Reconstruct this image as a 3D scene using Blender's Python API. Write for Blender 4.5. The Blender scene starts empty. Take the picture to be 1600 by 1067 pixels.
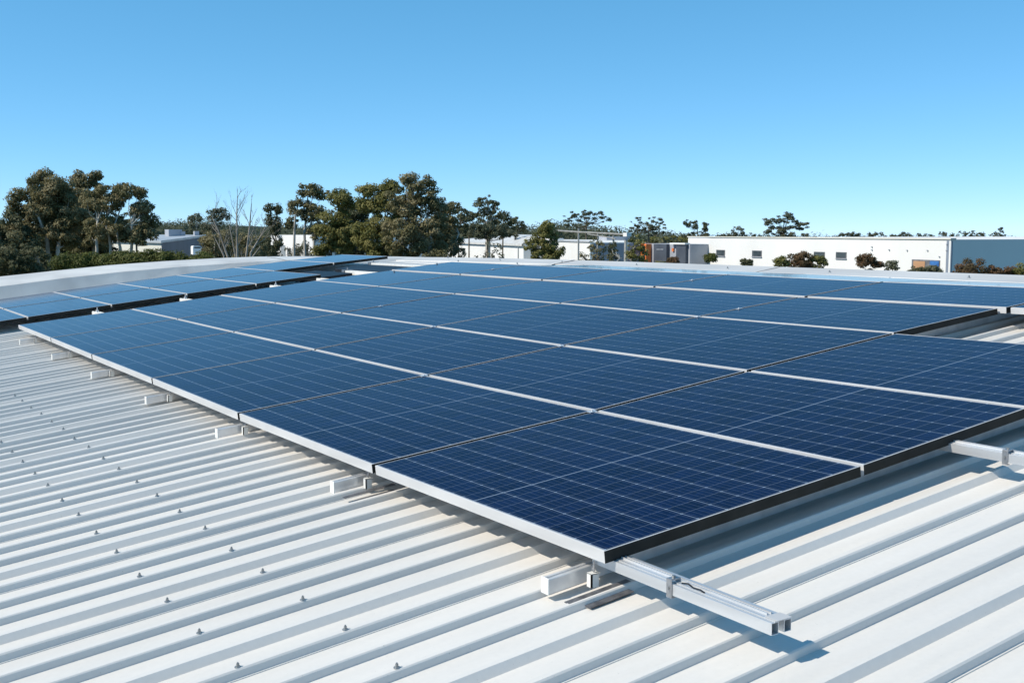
import bpy, math, random
import numpy as np
from mathutils import Vector, Matrix

# ------------------------------------------------------------------ camera, world, sun
scene = bpy.context.scene
col = scene.collection
CAM = np.array([-2.0231, -2.5666, 0.9639])
FPX = 1723.23                                   # focal length in pixels of a 1600 px wide picture
FWD = np.array([0.546626, 0.831583, -0.098335])
RGT = np.array([0.835606, -0.549329, -0.000494])
UPV = np.array([0.054429, 0.081899, 0.995153])
cd = bpy.data.cameras.new('camera'); cam = bpy.data.objects.new('camera', cd); col.objects.link(cam)
cd.sensor_width = 36.0; cd.lens = FPX / 1600 * 36; cd.clip_start = 0.05; cd.clip_end = 6000
M = Matrix.Identity(4)
for i in range(3):
    M[i][0] = RGT[i]; M[i][1] = UPV[i]; M[i][2] = -FWD[i]; M[i][3] = CAM[i]
cam.matrix_world = M
scene.camera = cam

SUN = Vector((-1.0, 0.30, 0.97)).normalized()    # towards the sun
elev = math.asin(SUN.z); azi = math.atan2(SUN.x, SUN.y)
w = bpy.data.worlds.new('World'); scene.world = w; w.use_nodes = True
nt = w.node_tree; nt.nodes.clear()
sky = nt.nodes.new('ShaderNodeTexSky'); sky.sky_type = 'NISHITA'; sky.sun_disc = False
sky.sun_elevation = elev; sky.sun_rotation = azi; sky.altitude = 0
sky.air_density = 0.5; sky.dust_density = 0.0; sky.ozone_density = 10.0
sps = nt.nodes.new('ShaderNodeSeparateColor'); cbs = nt.nodes.new('ShaderNodeCombineColor')   # the camera's rendering of sky colour
nt.links.new(sky.outputs[0], sps.inputs[0])
for ch, (g_, k_) in enumerate(((.91, 2.50), (.62, 4.27), (.62, 4.50))):
    p_ = nt.nodes.new('ShaderNodeMath'); p_.operation = 'POWER'; p_.inputs[1].default_value = g_
    q_ = nt.nodes.new('ShaderNodeMath'); q_.operation = 'MULTIPLY'; q_.inputs[1].default_value = k_
    nt.links.new(sps.outputs[ch], p_.inputs[0]); nt.links.new(p_.outputs[0], q_.inputs[0]); nt.links.new(q_.outputs[0], cbs.inputs[ch])
bg = nt.nodes.new('ShaderNodeBackground'); bg.inputs['Strength'].default_value = 0.075
wo = nt.nodes.new('ShaderNodeOutputWorld')
nt.links.new(cbs.outputs[0], bg.inputs[0]); nt.links.new(bg.outputs[0], wo.inputs[0])
sl = bpy.data.lights.new('sun', 'SUN'); sl.energy = 5.0; sl.angle = math.radians(0.53); sl.color = (1.0, 0.915, 0.79)
so = bpy.data.objects.new('sun', sl); col.objects.link(so)
so.rotation_euler = (-SUN).to_track_quat('-Z', 'Y').to_euler(); so.location = (-30, 8, 30)
scene.view_settings.view_transform = 'Standard'; scene.view_settings.look = 'None'
scene.view_settings.exposure = 0.0; scene.view_settings.gamma = 1.0

# ------------------------------------------------------------------ helpers
def at(px, py, D):
    """world point seen at picture position (px, py), D metres in front of the photographer"""
    return CAM + (FWD + RGT * (px - 800) / FPX - UPV * (py - 533.5) / FPX) * D

def tag(o, label=None, cat=None, group=None, kind=None):
    if label: o['label'] = label
    if cat: o['category'] = cat
    if group: o['group'] = group
    if kind: o['kind'] = kind
    return o

class MB:
    def __init__(s): s.v = []; s.f = []; s.uv = {}
    def add(s, vs, fs):
        n = len(s.v); s.v += [tuple(float(c) for c in p) for p in vs]; s.f += [tuple(i + n for i in f) for f in fs]
    def box(s, x0, x1, y0, y1, z0, z1):
        s.add([(x0,y0,z0),(x1,y0,z0),(x1,y1,z0),(x0,y1,z0),(x0,y0,z1),(x1,y0,z1),(x1,y1,z1),(x0,y1,z1)],
              [(0,3,2,1),(4,5,6,7),(0,1,5,4),(1,2,6,5),(2,3,7,6),(3,0,4,7)])
    def tube(s, pts, radii, n=6, cap=True):
        pts = [Vector(p) for p in pts]; rings = []
        vs = []
        for i, p in enumerate(pts):
            d = (pts[min(i+1, len(pts)-1)] - pts[max(i-1, 0)]).normalized()
            a = d.orthogonal().normalized(); b = d.cross(a)
            if i:  # keep the frame from twisting
                a = (pa - d * pa.dot(d)).normalized(); b = d.cross(a)
            pa = a
            vs += [p + (a * math.cos(t) + b * math.sin(t)) * radii[i] for t in [2 * math.pi * k / n for k in range(n)]]
        fs = []
        for i in range(len(pts) - 1):
            for k in range(n):
                k2 = (k + 1) % n
                fs.append((i*n+k, i*n+k2, (i+1)*n+k2, (i+1)*n+k))
        if cap:
            fs.append(tuple(range(n-1, -1, -1))); fs.append(tuple(range((len(pts)-1)*n, len(pts)*n)))
        s.add(vs, fs)
    def build(s, name, mat, parent=None, bevel=0, smooth=False):
        me = bpy.data.meshes.new(name); me.from_pydata(s.v, [], s.f); me.update()
        me.materials.append(mat)
        o = bpy.data.objects.new(name, me); col.objects.link(o)
        if parent: o.parent = parent
        if bevel:
            m = o.modifiers.new('bevel', 'BEVEL'); m.width = bevel; m.segments = 2; m.limit_method = 'ANGLE'
        if smooth:
            for p in me.polygons: p.use_smooth = True
        return o

def empty(name, loc=(0,0,0), rot=None):
    o = bpy.data.objects.new(name, None); col.objects.link(o); o.location = loc
    o.empty_display_size = 0.1
    if rot: o.rotation_euler = rot
    return o

def newmat(name):
    m = bpy.data.materials.new(name); m.use_nodes = True
    return m, m.node_tree, m.node_tree.nodes['Principled BSDF']

def noise_mat(name, c1, c2, scale=5.0, rough=0.6, metal=0.0, spec=0.5, bump=0.0, bscale=60, detail=5, lo=.35, hi=.65, stretch=None):
    m, t, b = newmat(name)
    tc = t.nodes.new('ShaderNodeTexCoord'); n = t.nodes.new('ShaderNodeTexNoise')
    n.inputs['Scale'].default_value = scale; n.inputs['Detail'].default_value = detail
    src = tc.outputs['Object']
    if stretch:
        mp = t.nodes.new('ShaderNodeMapping'); mp.inputs['Scale'].default_value = stretch
        t.links.new(src, mp.inputs[0]); src = mp.outputs[0]
    t.links.new(src, n.inputs['Vector'])
    r = t.nodes.new('ShaderNodeValToRGB')
    r.color_ramp.elements[0].position = lo; r.color_ramp.elements[1].position = hi
    r.color_ramp.elements[0].color = (*c1, 1); r.color_ramp.elements[1].color = (*c2, 1)
    t.links.new(n.outputs['Fac'], r.inputs[0]); t.links.new(r.outputs[0], b.inputs['Base Color'])
    b.inputs['Roughness'].default_value = rough; b.inputs['Metallic'].default_value = metal
    b.inputs['Specular IOR Level'].default_value = spec
    if bump:
        n2 = t.nodes.new('ShaderNodeTexNoise'); n2.inputs['Scale'].default_value = bscale; n2.inputs['Detail'].default_value = 3
        bp = t.nodes.new('ShaderNodeBump'); bp.inputs['Strength'].default_value = bump; bp.inputs['Distance'].default_value = 0.01
        t.links.new(src, n2.inputs['Vector']); t.links.new(n2.outputs['Fac'], bp.inputs['Height']); t.links.new(bp.outputs[0], b.inputs['Normal'])
    return m

def math_node(t, op, a, b=None, c=None):
    n = t.nodes.new('ShaderNodeMath'); n.operation = op
    for i, v in enumerate((a, b, c)):
        if v is None: continue
        if isinstance(v, (int, float)): n.inputs[i].default_value = v
        else: t.links.new(v, n.inputs[i])
    return n.outputs[0]

# ------------------------------------------------------------------ materials
def roof_material():
    m, t, b = newmat('roof_steel')
    tc = t.nodes.new('ShaderNodeTexCoord')
    def noise(scale, st, detail=4):
        mp = t.nodes.new('ShaderNodeMapping'); mp.inputs['Scale'].default_value = st
        n = t.nodes.new('ShaderNodeTexNoise'); n.inputs['Scale'].default_value = scale; n.inputs['Detail'].default_value = detail
        t.links.new(tc.outputs['Object'], mp.inputs[0]); t.links.new(mp.outputs[0], n.inputs['Vector']); return n.outputs['Fac']
    big = noise(1.1, (0.35, 1.0, 1.0)); streak = noise(9, (0.12, 1.6, 1)); fine = noise(55, (1, 1, 1), 6)
    speck = noise(130, (1, 1, 1), 2)
    r = t.nodes.new('ShaderNodeValToRGB'); r.color_ramp.elements[0].position = .25; r.color_ramp.elements[1].position = .72
    r.color_ramp.elements[0].color = (.59, .575, .545, 1); r.color_ramp.elements[1].color = (.735, .71, .67, 1)
    mix = math_node(t, 'ADD', math_node(t, 'MULTIPLY', big, .5), math_node(t, 'ADD', math_node(t, 'MULTIPLY', streak, .32), math_node(t, 'MULTIPLY', fine, .22)))
    t.links.new(mix, r.inputs[0])
    sp = t.nodes.new('ShaderNodeMapRange'); sp.inputs['From Min'].default_value = .72; sp.inputs['From Max'].default_value = .80
    t.links.new(speck, sp.inputs['Value'])
    mx = t.nodes.new('ShaderNodeMix'); mx.data_type = 'RGBA'; mx.inputs['B'].default_value = (.33, .31, .27, 1)
    t.links.new(math_node(t, 'MULTIPLY', sp.outputs[0], .6), mx.inputs['Factor']); t.links.new(r.outputs[0], mx.inputs['A'])
    t.links.new(mx.outputs['Result'], b.inputs['Base Color'])
    b.inputs['Roughness'].default_value = .42; b.inputs['Specular IOR Level'].default_value = .45
    bp = t.nodes.new('ShaderNodeBump'); bp.inputs['Strength'].default_value = .10; bp.inputs['Distance'].default_value = .01
    t.links.new(math_node(t, 'ADD', streak, math_node(t, 'MULTIPLY', fine, .15)), bp.inputs['Height']); t.links.new(bp.outputs[0], b.inputs['Normal'])
    return m

def glass_material():
    """polycrystalline cells behind glass; UV is counted in cells (u across, v along, 20 half cells)"""
    m, t, b = newmat('solar_cells')
    uv = t.nodes.new('ShaderNodeUVMap'); sep = t.nodes.new('ShaderNodeSeparateXYZ'); t.links.new(uv.outputs[0], sep.inputs[0])
    u, v = sep.outputs[0], sep.outputs[1]
    CU, CV = .130, .080
    def dist(x, period=1.0, size=CU):      # metres to the nearest line
        k = math_node(t, 'DIVIDE', x, period)
        f = math_node(t, 'ABSOLUTE', math_node(t, 'SUBTRACT', k, math_node(t, 'ROUND', k)))
        return math_node(t, 'MULTIPLY', f, period * size)
    def line(d, half, soft=.0006):
        mr = t.nodes.new('ShaderNodeMapRange'); mr.inputs['From Min'].default_value = half - soft; mr.inputs['From Max'].default_value = half + soft
        mr.inputs['To Min'].default_value = 1; mr.inputs['To Max'].default_value = 0
        t.links.new(d, mr.inputs['Value']); return mr.outputs[0]
    du = dist(u); dv = dist(v, 1.0, CV)
    colgap = math_node(t, 'MULTIPLY', line(du, .0019), .62)
    rowgap = math_node(t, 'MULTIPLY', line(dv, .0013), .34)
    mid = math_node(t, 'MULTIPLY', line(math_node(t, 'MULTIPLY', math_node(t, 'ABSOLUTE', math_node(t, 'SUBTRACT', v, 10.0)), CV), .0035), .72)
    dots = math_node(t, 'MULTIPLY', line(math_node(t, 'ADD', du, dv), .0065, .001), .85)
    ub = math_node(t, 'ADD', u, .1)
    bus = math_node(t, 'MULTIPLY', line(dist(ub, .2), .0007), .26)
    mask = math_node(t, 'MAXIMUM', math_node(t, 'MAXIMUM', colgap, rowgap), math_node(t, 'MAXIMUM', math_node(t, 'MAXIMUM', mid, dots), bus))
    # crystal grain, cell to cell tone
    vor = t.nodes.new('ShaderNodeTexVoronoi'); vor.inputs['Scale'].default_value = 9
    mp = t.nodes.new('ShaderNodeMapping'); mp.inputs['Scale'].default_value = (1, .62, 1); t.links.new(uv.outputs[0], mp.inputs[0]); t.links.new(mp.outputs[0], vor.inputs['Vector'])
    wn = t.nodes.new('ShaderNodeTexWhiteNoise'); wn.noise_dimensions = '3D'
    cmb = t.nodes.new('ShaderNodeCombineXYZ'); t.links.new(math_node(t, 'FLOOR', u), cmb.inputs[0]); t.links.new(math_node(t, 'FLOOR', v), cmb.inputs[1])
    oi = t.nodes.new('ShaderNodeObjectInfo'); t.links.new(oi.outputs['Random'], cmb.inputs[2]); t.links.new(cmb.outputs[0], wn.inputs['Vector'])
    sepc = t.nodes.new('ShaderNodeSeparateColor'); t.links.new(vor.outputs['Color'], sepc.inputs[0])
    tone = math_node(t, 'ADD', math_node(t, 'MULTIPLY', sepc.outputs[0], .60), math_node(t, 'MULTIPLY', wn.outputs['Value'], .40))
    tone = math_node(t, 'ADD', tone, math_node(t, 'MULTIPLY', oi.outputs['Random'], .15))
    r = t.nodes.new('ShaderNodeValToRGB'); r.color_ramp.elements[0].color = (.0010, .0042, .019, 1); r.color_ramp.elements[1].color = (.0032, .0120, .054, 1)
    t.links.new(tone, r.inputs[0])
    mx = t.nodes.new('ShaderNodeMix'); mx.data_type = 'RGBA'; mx.inputs['B'].default_value = (.24, .31, .40, 1)
    t.links.new(mask, mx.inputs['Factor']); t.links.new(r.outputs[0], mx.inputs['A'])
    # thin dust film
    tc = t.nodes.new('ShaderNodeTexCoord'); dn = t.nodes.new('ShaderNodeTexNoise'); dn.inputs['Scale'].default_value = 2.2; dn.inputs['Detail'].default_value = 6
    t.links.new(tc.outputs['Object'], dn.inputs['Vector'])
    mr = t.nodes.new('ShaderNodeMapRange'); mr.inputs['From Min'].default_value = .35; mr.inputs['From Max'].default_value = .8; mr.inputs['To Max'].default_value = .010
    t.links.new(dn.outputs['Fac'], mr.inputs['Value'])
    mx2 = t.nodes.new('ShaderNodeMix'); mx2.data_type = 'RGBA'; mx2.inputs['B'].default_value = (.35, .36, .36, 1)
    t.links.new(mr.outputs[0], mx2.inputs['Factor']); t.links.new(mx.outputs['Result'], mx2.inputs['A'])
    t.links.new(mx2.outputs['Result'], b.inputs['Base Color'])
    b.inputs['Roughness'].default_value = .09; b.inputs['IOR'].default_value = 1.20
    b.inputs['Specular IOR Level'].default_value = .13
    b.inputs['Specular Tint'].default_value = (.62, .76, 1.0, 1)   # blue anti-reflection coat
    wv = t.nodes.new('ShaderNodeTexNoise'); wv.inputs['Scale'].default_value = 3; wv.inputs['Detail'].default_value = 2
    t.links.new(tc.outputs['Object'], wv.inputs['Vector'])
    bp = t.nodes.new('ShaderNodeBump'); bp.inputs['Strength'].default_value = .03; bp.inputs['Distance'].default_value = .01
    t.links.new(wv.outputs['Fac'], bp.inputs['Height']); t.links.new(bp.outputs[0], b.inputs['Normal'])
    return m

def foliage_material(name, cols, rough=.62):
    m, t, b = newmat(name)
    tc = t.nodes.new('ShaderNodeTexCoord'); n = t.nodes.new('ShaderNodeTexNoise'); n.inputs['Scale'].default_value = .55; n.inputs['Detail'].default_value = 3
    t.links.new(tc.outputs['Object'], n.inputs['Vector'])
    at_ = t.nodes.new('ShaderNodeAttribute'); at_.attribute_name = 'tint'
    s = math_node(t, 'ADD', math_node(t, 'MULTIPLY', n.outputs['Fac'], .75), math_node(t, 'MULTIPLY', at_.outputs['Fac'], .45))
    r = t.nodes.new('ShaderNodeValToRGB'); r.color_ramp.elements[0].position = .32; r.color_ramp.elements[1].position = .85
    r.color_ramp.elements[0].color = (*cols[0], 1); r.color_ramp.elements[1].color = (*cols[-1], 1)
    if len(cols) == 3:
        e = r.color_ramp.elements.new(.58); e.color = (*cols[1], 1)
    t.links.new(s, r.inputs[0]); t.links.new(r.outputs[0], b.inputs['Base Color'])
    b.inputs['Roughness'].default_value = rough; b.inputs['Specular IOR Level'].default_value = .25
    tl = t.nodes.new('ShaderNodeBsdfTranslucent'); ms = t.nodes.new('ShaderNodeMixShader'); ms.inputs[0].default_value = .38
    out = t.nodes['Material Output']; t.links.new(r.outputs[0], tl.inputs[0])
    t.links.new(b.outputs[0], ms.inputs[1]); t.links.new(tl.outputs[0], ms.inputs[2]); t.links.new(ms.outputs[0], out.inputs[0])
    return m

mt = {}
mt['roof'] = roof_material()
mt['flash'] = noise_mat('flashing_steel', (.52,.515,.50), (.64,.635,.62), 1.4, .55, .15, .5, .08, 12, stretch=(.4,.4,1))
mt['cap'] = noise_mat('capping_paint', (.54,.53,.51), (.70,.69,.66), 1.6, .45, 0, .4, .06, 10)
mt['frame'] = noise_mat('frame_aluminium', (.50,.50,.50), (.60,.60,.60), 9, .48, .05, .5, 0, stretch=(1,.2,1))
mt['shaded_side'] = noise_mat('frame_shaded_side', (.016,.017,.016), (.026,.027,.025), 9, .6, 0, .12)  # near-black that paints the shade on the frames' short outer walls
mt['rail'] = noise_mat('rail_aluminium', (.60,.61,.62), (.74,.75,.76), 14, .34, .55, .5, .05, 90, stretch=(1,.08,1))
mt['block'] = noise_mat('rail_end_paint', (.66,.66,.63), (.76,.76,.73), 20, .5, 0, .4)
mt['clamp'] = noise_mat('clamp_steel', (.30,.30,.31), (.46,.46,.47), 40, .35, .8, .5)
mt['steel'] = noise_mat('dark_strap', (.10,.10,.11), (.20,.20,.21), 30, .45, .5, .5)
mt['screw'] = noise_mat('screw_steel', (.26,.27,.27), (.42,.43,.43), 90, .4, .7, .5)
mt['glass'] = glass_material()
mt['backsheet'] = noise_mat('panel_back', (.55,.56,.57), (.62,.62,.62), 3, .6)
mt['nearblack'] = noise_mat('near_black', (.010,.013,.018), (.02,.026,.034), 3, .45, 0, .15)
mt['white_wall'] = noise_mat('white_render', (.70,.70,.68), (.80,.80,.785), .12, .8, 0, .2, stretch=(1,1,.3))
mt['cream_wall'] = noise_mat('cream_render', (.60,.59,.52), (.70,.69,.62), .12, .8, 0, .2)
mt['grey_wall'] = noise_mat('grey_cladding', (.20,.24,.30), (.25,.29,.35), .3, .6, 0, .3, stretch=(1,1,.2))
mt['slate_wall'] = noise_mat('slate_cladding', (.085,.10,.13), (.11,.13,.165), .3, .6, 0, .3, stretch=(1,1,.2))
mt['dark_wall'] = noise_mat('charcoal_cladding', (.055,.065,.085), (.08,.095,.12), .5, .55)
mt['mid_wall'] = noise_mat('pale_grey_cladding', (.30,.32,.36), (.38,.40,.44), .5, .6)
mt['orange'] = noise_mat('orange_cladding', (.72,.17,.04), (.80,.22,.06), .8, .5)
mt['tan'] = noise_mat('tan_shutter', (.42,.23,.12), (.5,.29,.16), .8, .6)
mt['blue'] = noise_mat('blue_tarpaulin', (.03,.12,.36), (.06,.2,.5), 1.5, .5)
mt['ashroof'] = noise_mat('pale_steel_roof', (.42,.43,.44), (.52,.53,.54), .2, .45, .2)
mt['window'] = noise_mat('window_glass', (.02,.03,.035), (.07,.09,.10), .4, .12)
mt['winframe'] = noise_mat('window_frame', (.12,.12,.13), (.2,.2,.21), 3, .5)
mt['lamp'] = noise_mat('galvanised_pole', (.35,.34,.31), (.5,.48,.44), 2, .5, .4)
mt['ground'] = noise_mat('grass_ground', (.06,.075,.03), (.13,.12,.07), .03, .95, 0, .1, detail=8)
mt['hill'] = noise_mat('forested_hill', (.035,.055,.05), (.07,.09,.075), .02, .95, 0, .1, detail=8)
mt['asphalt'] = noise_mat('asphalt', (.045,.045,.045), (.065,.065,.063), .3, .9, 0, .2, detail=8)
BARKP = noise_mat('pale_bark', (.30,.27,.22), (.60,.56,.49), 2.2, .8, 0, .2, stretch=(1,1,.35))
BARKD = noise_mat('dark_bark', (.09,.075,.055), (.20,.17,.13), 3, .9, 0, .2, stretch=(1,1,.4))
BARKT = noise_mat('weathered_bark', (.20,.175,.145), (.42,.38,.33), 2, .85, 0, .2, stretch=(1,1,.3))
BARKB = noise_mat('bleached_bark', (.36,.34,.30), (.58,.55,.50), 2, .8, 0, .2, stretch=(1,1,.3))
F_OLIVE = foliage_material('eucalypt_leaves', [(.10, .10, .042), (.20, .182, .085), (.33, .285, .16)])
F_GREEN = foliage_material('olive_leaves', [(.10, .105, .028), (.19, .185, .055), (.29, .265, .095)])
F_DARK = foliage_material('dark_leaves', [(.050, .062, .032), (.098, .108, .054), (.17, .165, .09)])
F_GREY = foliage_material('greygreen_leaves', [(.075, .085, .052), (.13, .14, .085), (.20, .20, .13)])
F_HEDGE = foliage_material('hedge_leaves', [(.055, .070, .016), (.10, .118, .028), (.165, .175, .05)])
F_RUST = foliage_material('russet_leaves', [(.060, .058, .026), (.125, .085, .042), (.20, .115, .062)])
F_FAR = foliage_material('distant_leaves', [(.062, .080, .048), (.095, .112, .068), (.125, .135, .088)])

# ------------------------------------------------------------------ ground and surroundings
GZ = -8.0
g = MB(); rad = [0, 60, 120, 180, 240, 400, 700, 1200, 2500, 5000]; NA = 48      # level round the site, then falling gently away
gv = [(0, 0, GZ)]; gf = []
for q, r0 in enumerate(rad[1:]):
    for k in range(NA):
        a = 2*math.pi*k/NA; gv.append((r0*math.cos(a), r0*math.sin(a), GZ - max(0, r0-180)*.0105))
for k in range(NA): gf.append((0, 1+k, 1+(k+1)%NA))
for q in range(len(rad)-2):
    for k in range(NA): gf.append((1+q*NA+k, 1+(q+1)*NA+k, 1+(q+1)*NA+(k+1)%NA, 1+q*NA+(k+1)%NA))
g.add(gv, gf)
tag(g.build('ground', mt['ground']), 'grassy ground around the warehouses', kind='structure')
r_ = MB(); r_.add([(22,-60,GZ+.004),(34,-60,GZ+.004),(34,150,GZ+.004),(22,150,GZ+.004)], [(0,1,2,3)])
tag(r_.build('road', mt['asphalt']), 'asphalt access road between the warehouses', kind='structure')

def hill(px0, px1, D, pys, thick=300):
    n = len(pys); m = MB(); vs = []
    for i in range(n):
        px = px0 + (px1 - px0) * i / (n - 1)
        p = at(px, pys[i], D); b = at(px, pys[i], D - 60); q = at(px, pys[i], D + thick)
        vs += [(b[0], b[1], GZ - 1), (p[0], p[1], p[2]), (q[0], q[1], p[2] + 1), (q[0]*1.05, q[1]*1.05, GZ - 1)]
    fs = []
    for i in range(n - 1):
        for k in range(3): fs.append((i*4+k, (i+1)*4+k, (i+1)*4+k+1, i*4+k+1))
    m.add(vs, fs); o = m.build('hill', mt['hill'], smooth=True)
    return tag(o, 'low wooded hill on the horizon', kind='structure')
rr = random.Random(5)
hill(-900, 1000, 900, [378 - 25 * math.exp(-((-900+k*19 - 330) / 420) ** 2) + rr.uniform(-.5, .5) for k in range(101)])

# ------------------------------------------------------------------ the roof underfoot
XS = [0, 1.18633, 2.20501, 3.40514, 4.44224, 5.34620, 6.40]
ZS = [0, .12682, .24967, .38955, .49584, .58953, .572]
YS = [0, 1.59338, 3.25985, 4.96569, 6.72314, 8.36942, 10.08934]
ZJ = [0, -.0146, -.0231, -.0183, -.0187, -.0135, -.0124]
def P(x):                      # level of the panel faces over the curved roof
    if x < 0: return .1175 * x - .0030 * x * x
    if x <= 5.2: return .1175 * x - .0012 * x * x
    d = x - 5.2; return .5785 + .100 * d - .062 * d * d if d < 1.6 else .5785 + .16 - .1587 - .098 * (d - 1.6)
PAN, RIB, RY = -.166, -.144, 1.055        # pan and rib tops, below the panel faces
def zpan(x): return P(x) + PAN

X0, X1, Y0, Y1 = -7.0, 7.3, -8.0, 15.2
bld = empty('warehouse', (0, 0, GZ))
tag(bld, 'white warehouse whose ribbed steel roof carries the solar panels', 'building')
def roof_mesh():
    prof = []                                  # (y, height over the pan)
    base = RY; n0 = math.floor((Y0 - base) / .672) - 1; n1 = math.ceil((Y1 - base) / .672) + 1
    for k in range(n0, n1 + 1):
        for j, typ in ((3, 'flat'), (2, 'plain'), (1, 'plain'), (0, 'lap')):
            c = base + .672 * k - .168 * j
            if typ == 'plain': prof += [(c-.0165,0),(c-.0130,.021),(c-.0095,.025),(c+.008,.025),(c+.012,.021),(c+.018,0)]
            elif typ == 'flat': prof += [(c-.028,0),(c-.012,.025),(c+.008,.025),(c+.012,.021),(c+.018,0)]
            else: prof += [(c-.024,0),(c-.0235,.003),(c-.0175,.0035),(c-.0145,.020),(c-.0142,.0235),(c-.010,.0285),(c+.009,.0285),(c+.013,.023),(c+.020,0)]
    prof = sorted([p for p in prof if Y0 < p[0] < Y1]); prof = [(Y0, 0)] + prof + [(Y1, 0)]
    xs = [X0 + (X1 - X0) * i / 60 for i in range(61)]
    m = MB(); vs = []; fs = []; n = len(prof)
    for x in xs:
        s = (P(x + .01) - P(x - .01)) / .02; L = math.hypot(1, s)
        for y, h in prof: vs.append((x - h * s / L, y, zpan(x) + h / L))
    for i in range(len(xs) - 1):
        for k in range(n - 1): fs.append((i*n+k, (i+1)*n+k, (i+1)*n+k+1, i*n+k+1))
    m.add(vs, fs); return m
def local(m, o):               # shift mesh data so that it sits right under a parent standing at GZ
    m.v = [(x, y, z - GZ) for x, y, z in m.v]; return m
roof = local(roof_mesh(), bld).build('roof', mt['roof'], bld)
wl = MB(); wl.box(X0+.05, X1+.3, Y0+.05, Y1+.8, 0, zpan(X0) - GZ - .05); wl.build('wall', mt['cream_wall'], bld)

# roof screws, in two lines over the purlins
scr = MB()
scr.tube([(0,0,0),(0,0,.003)], [.0125,.0115], 10); scr.tube([(0,0,.003),(0,0,.006)], [.008,.0075], 8); scr.tube([(0,0,.006),(0,0,.014)], [.0058,.0058], 6)
scr.tube([(0,0,.014),(0,0,.0185)], [.0036,.003], 6)
first = None
def screw(x, y, z, s=1.0):
    global first
    if first is None:
        o = scr.build('roof_screw', mt['screw'], roof); first = o
    else:
        o = first.copy(); col.objects.link(o); o.parent = roof
    o.location = (x, y, z - GZ + .0002); o.scale = (s, s, s)
rs = random.Random(3)
for xl, yl in ((-.68, 2.9), (-1.02, 4.6)):
    for n in range(-3, 16):
        y = RY - .02 + .336 * n
        if y > 8: continue
        if y < -.7: continue
        yo = y + .02; lap = (n % 2 == 0)
        screw(xl + rs.uniform(-.006, .006), yo + rs.uniform(-.003, .003), P(xl) + PAN + (.0285 if lap else .025), .8)
for n in range(8, 22): screw(-1.85 + rs.uniform(-.01, .01), RY - .02 + .336 * n, P(-1.85) + PAN + .026, .8)

# end capping over the far edge, following the curve of the roof
capw = [(-7,-.28,-.40),(-4,.02,-.12),(-2,.13,.0),(0,.235,.115),(.73,.300,.185),(1.51,.372,.275),(2.34,.442,.35),(3.21,.49,.41),(4.12,.528,.455),(4.84,.545,.49),(5.5,.545,.50),(6.2,.535,.50),(6.9,.525,.495),(7.45,.515,.49)]
m = MB(); vs = []; fs = []
for x, zt, zl in capw:
    vs += [(x,15.00,zpan(x)-.01),(x,15.13,zl+.003),(x,15.135,zl+.007),(x,15.15,zl+.012),(x,15.97,zt-.008*max(0,min(1,(3-x)/3))*2),(x,16.0,zt-.01),(x,16.01,zt-.6)]
for i in range(len(capw)-1):
    for k in range(6): fs.append((i*7+k, i*7+k+1, (i+1)*7+k+1, (i+1)*7+k))
fs.append(tuple(range(6,-1,-1)))
m.add(vs, fs)
ec = local(m, bld).build('end_capping', mt['cap'], bld)
for xj in (5.0,):                      # overlapping lengths of capping
    cx = [c[0] for c in capw]; za, zb_ = float(np.interp(xj, cx, [c[1] for c in capw])), float(np.interp(xj, cx, [c[2] for c in capw]))
    m = MB(); pts = [(14.95, zpan(xj)+.004), (15.10, zb_+.009), (15.12, zb_+.017), (15.99, za+.003)]
    zd = (float(np.interp(xj+.035, cx, [c[1] for c in capw])) - za)
    m.add([(xj, y, z) for y, z in pts] + [(xj+.035, y, z+zd) for y, z in pts], [(k, k+1, k+5, k+4) for k in range(3)])
    local(m, bld).build('capping_joint', mt['flash'], ec)
# ridge flashing along the right-hand far side
m = MB(); vs = []; fs = []
rid = [(-8,.568),(9,.568),(11,.562),(12.5,.552),(14,.535),(15.2,.520),(16,.515)]
for y, zt in rid:
    zb = zt - .078
    vs += [(6.92,y,zpan(6.92)+.03),(6.93,y,zb-.006),(7.10,y,zb+.012),(7.105,y,zb+.030),(7.40,y,zt-.012),(7.46,y,zt),(7.54,y,zt),(7.60,y,zt-.02),(7.61,y,zt-.9)]
n = 9
for i in range(len(rid)-1):
    for k in range(n-1): fs.append((i*n+k, (i+1)*n+k, (i+1)*n+k+1, i*n+k+1))
m.add(vs, fs)
rf = local(m, bld).build('ridge_flashing', mt['flash'], bld)
for k in range(16):
    y = 1.2 + .82 * k + rs.uniform(-.1, .1)
    s_ = scr.build('flashing_screw', mt['screw'], rf) if k == 0 else s0.copy()
    if k == 0: s0 = s_
    else: col.objects.link(s_); s_.parent = rf
    s_.location = (7.25 if k % 2 else 7.02, y, .518 - GZ + (.017 if k % 2 else -.02)); s_.scale = (1.5, 1.5, 1.5)
for y in (2.35, 6.3, 10.2):
    mm = MB(); mm.add([(6.90,y,zpan(6.92)+.03),(6.915,y,.49),(7.11,y,.524),(7.40,y,.562),(7.46,y,.574),(7.62,y,.568),
                       (6.90,y+.09,zpan(6.92)+.03),(6.915,y+.09,.49),(7.11,y+.09,.524),(7.40,y+.09,.562),(7.46,y+.09,.574),(7.62,y+.09,.568)],
                      [(k, k+1, k+7, k+6) for k in range(5)])
    local(mm, bld).build('flashing_joint', mt['cap'], bld)

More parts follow.
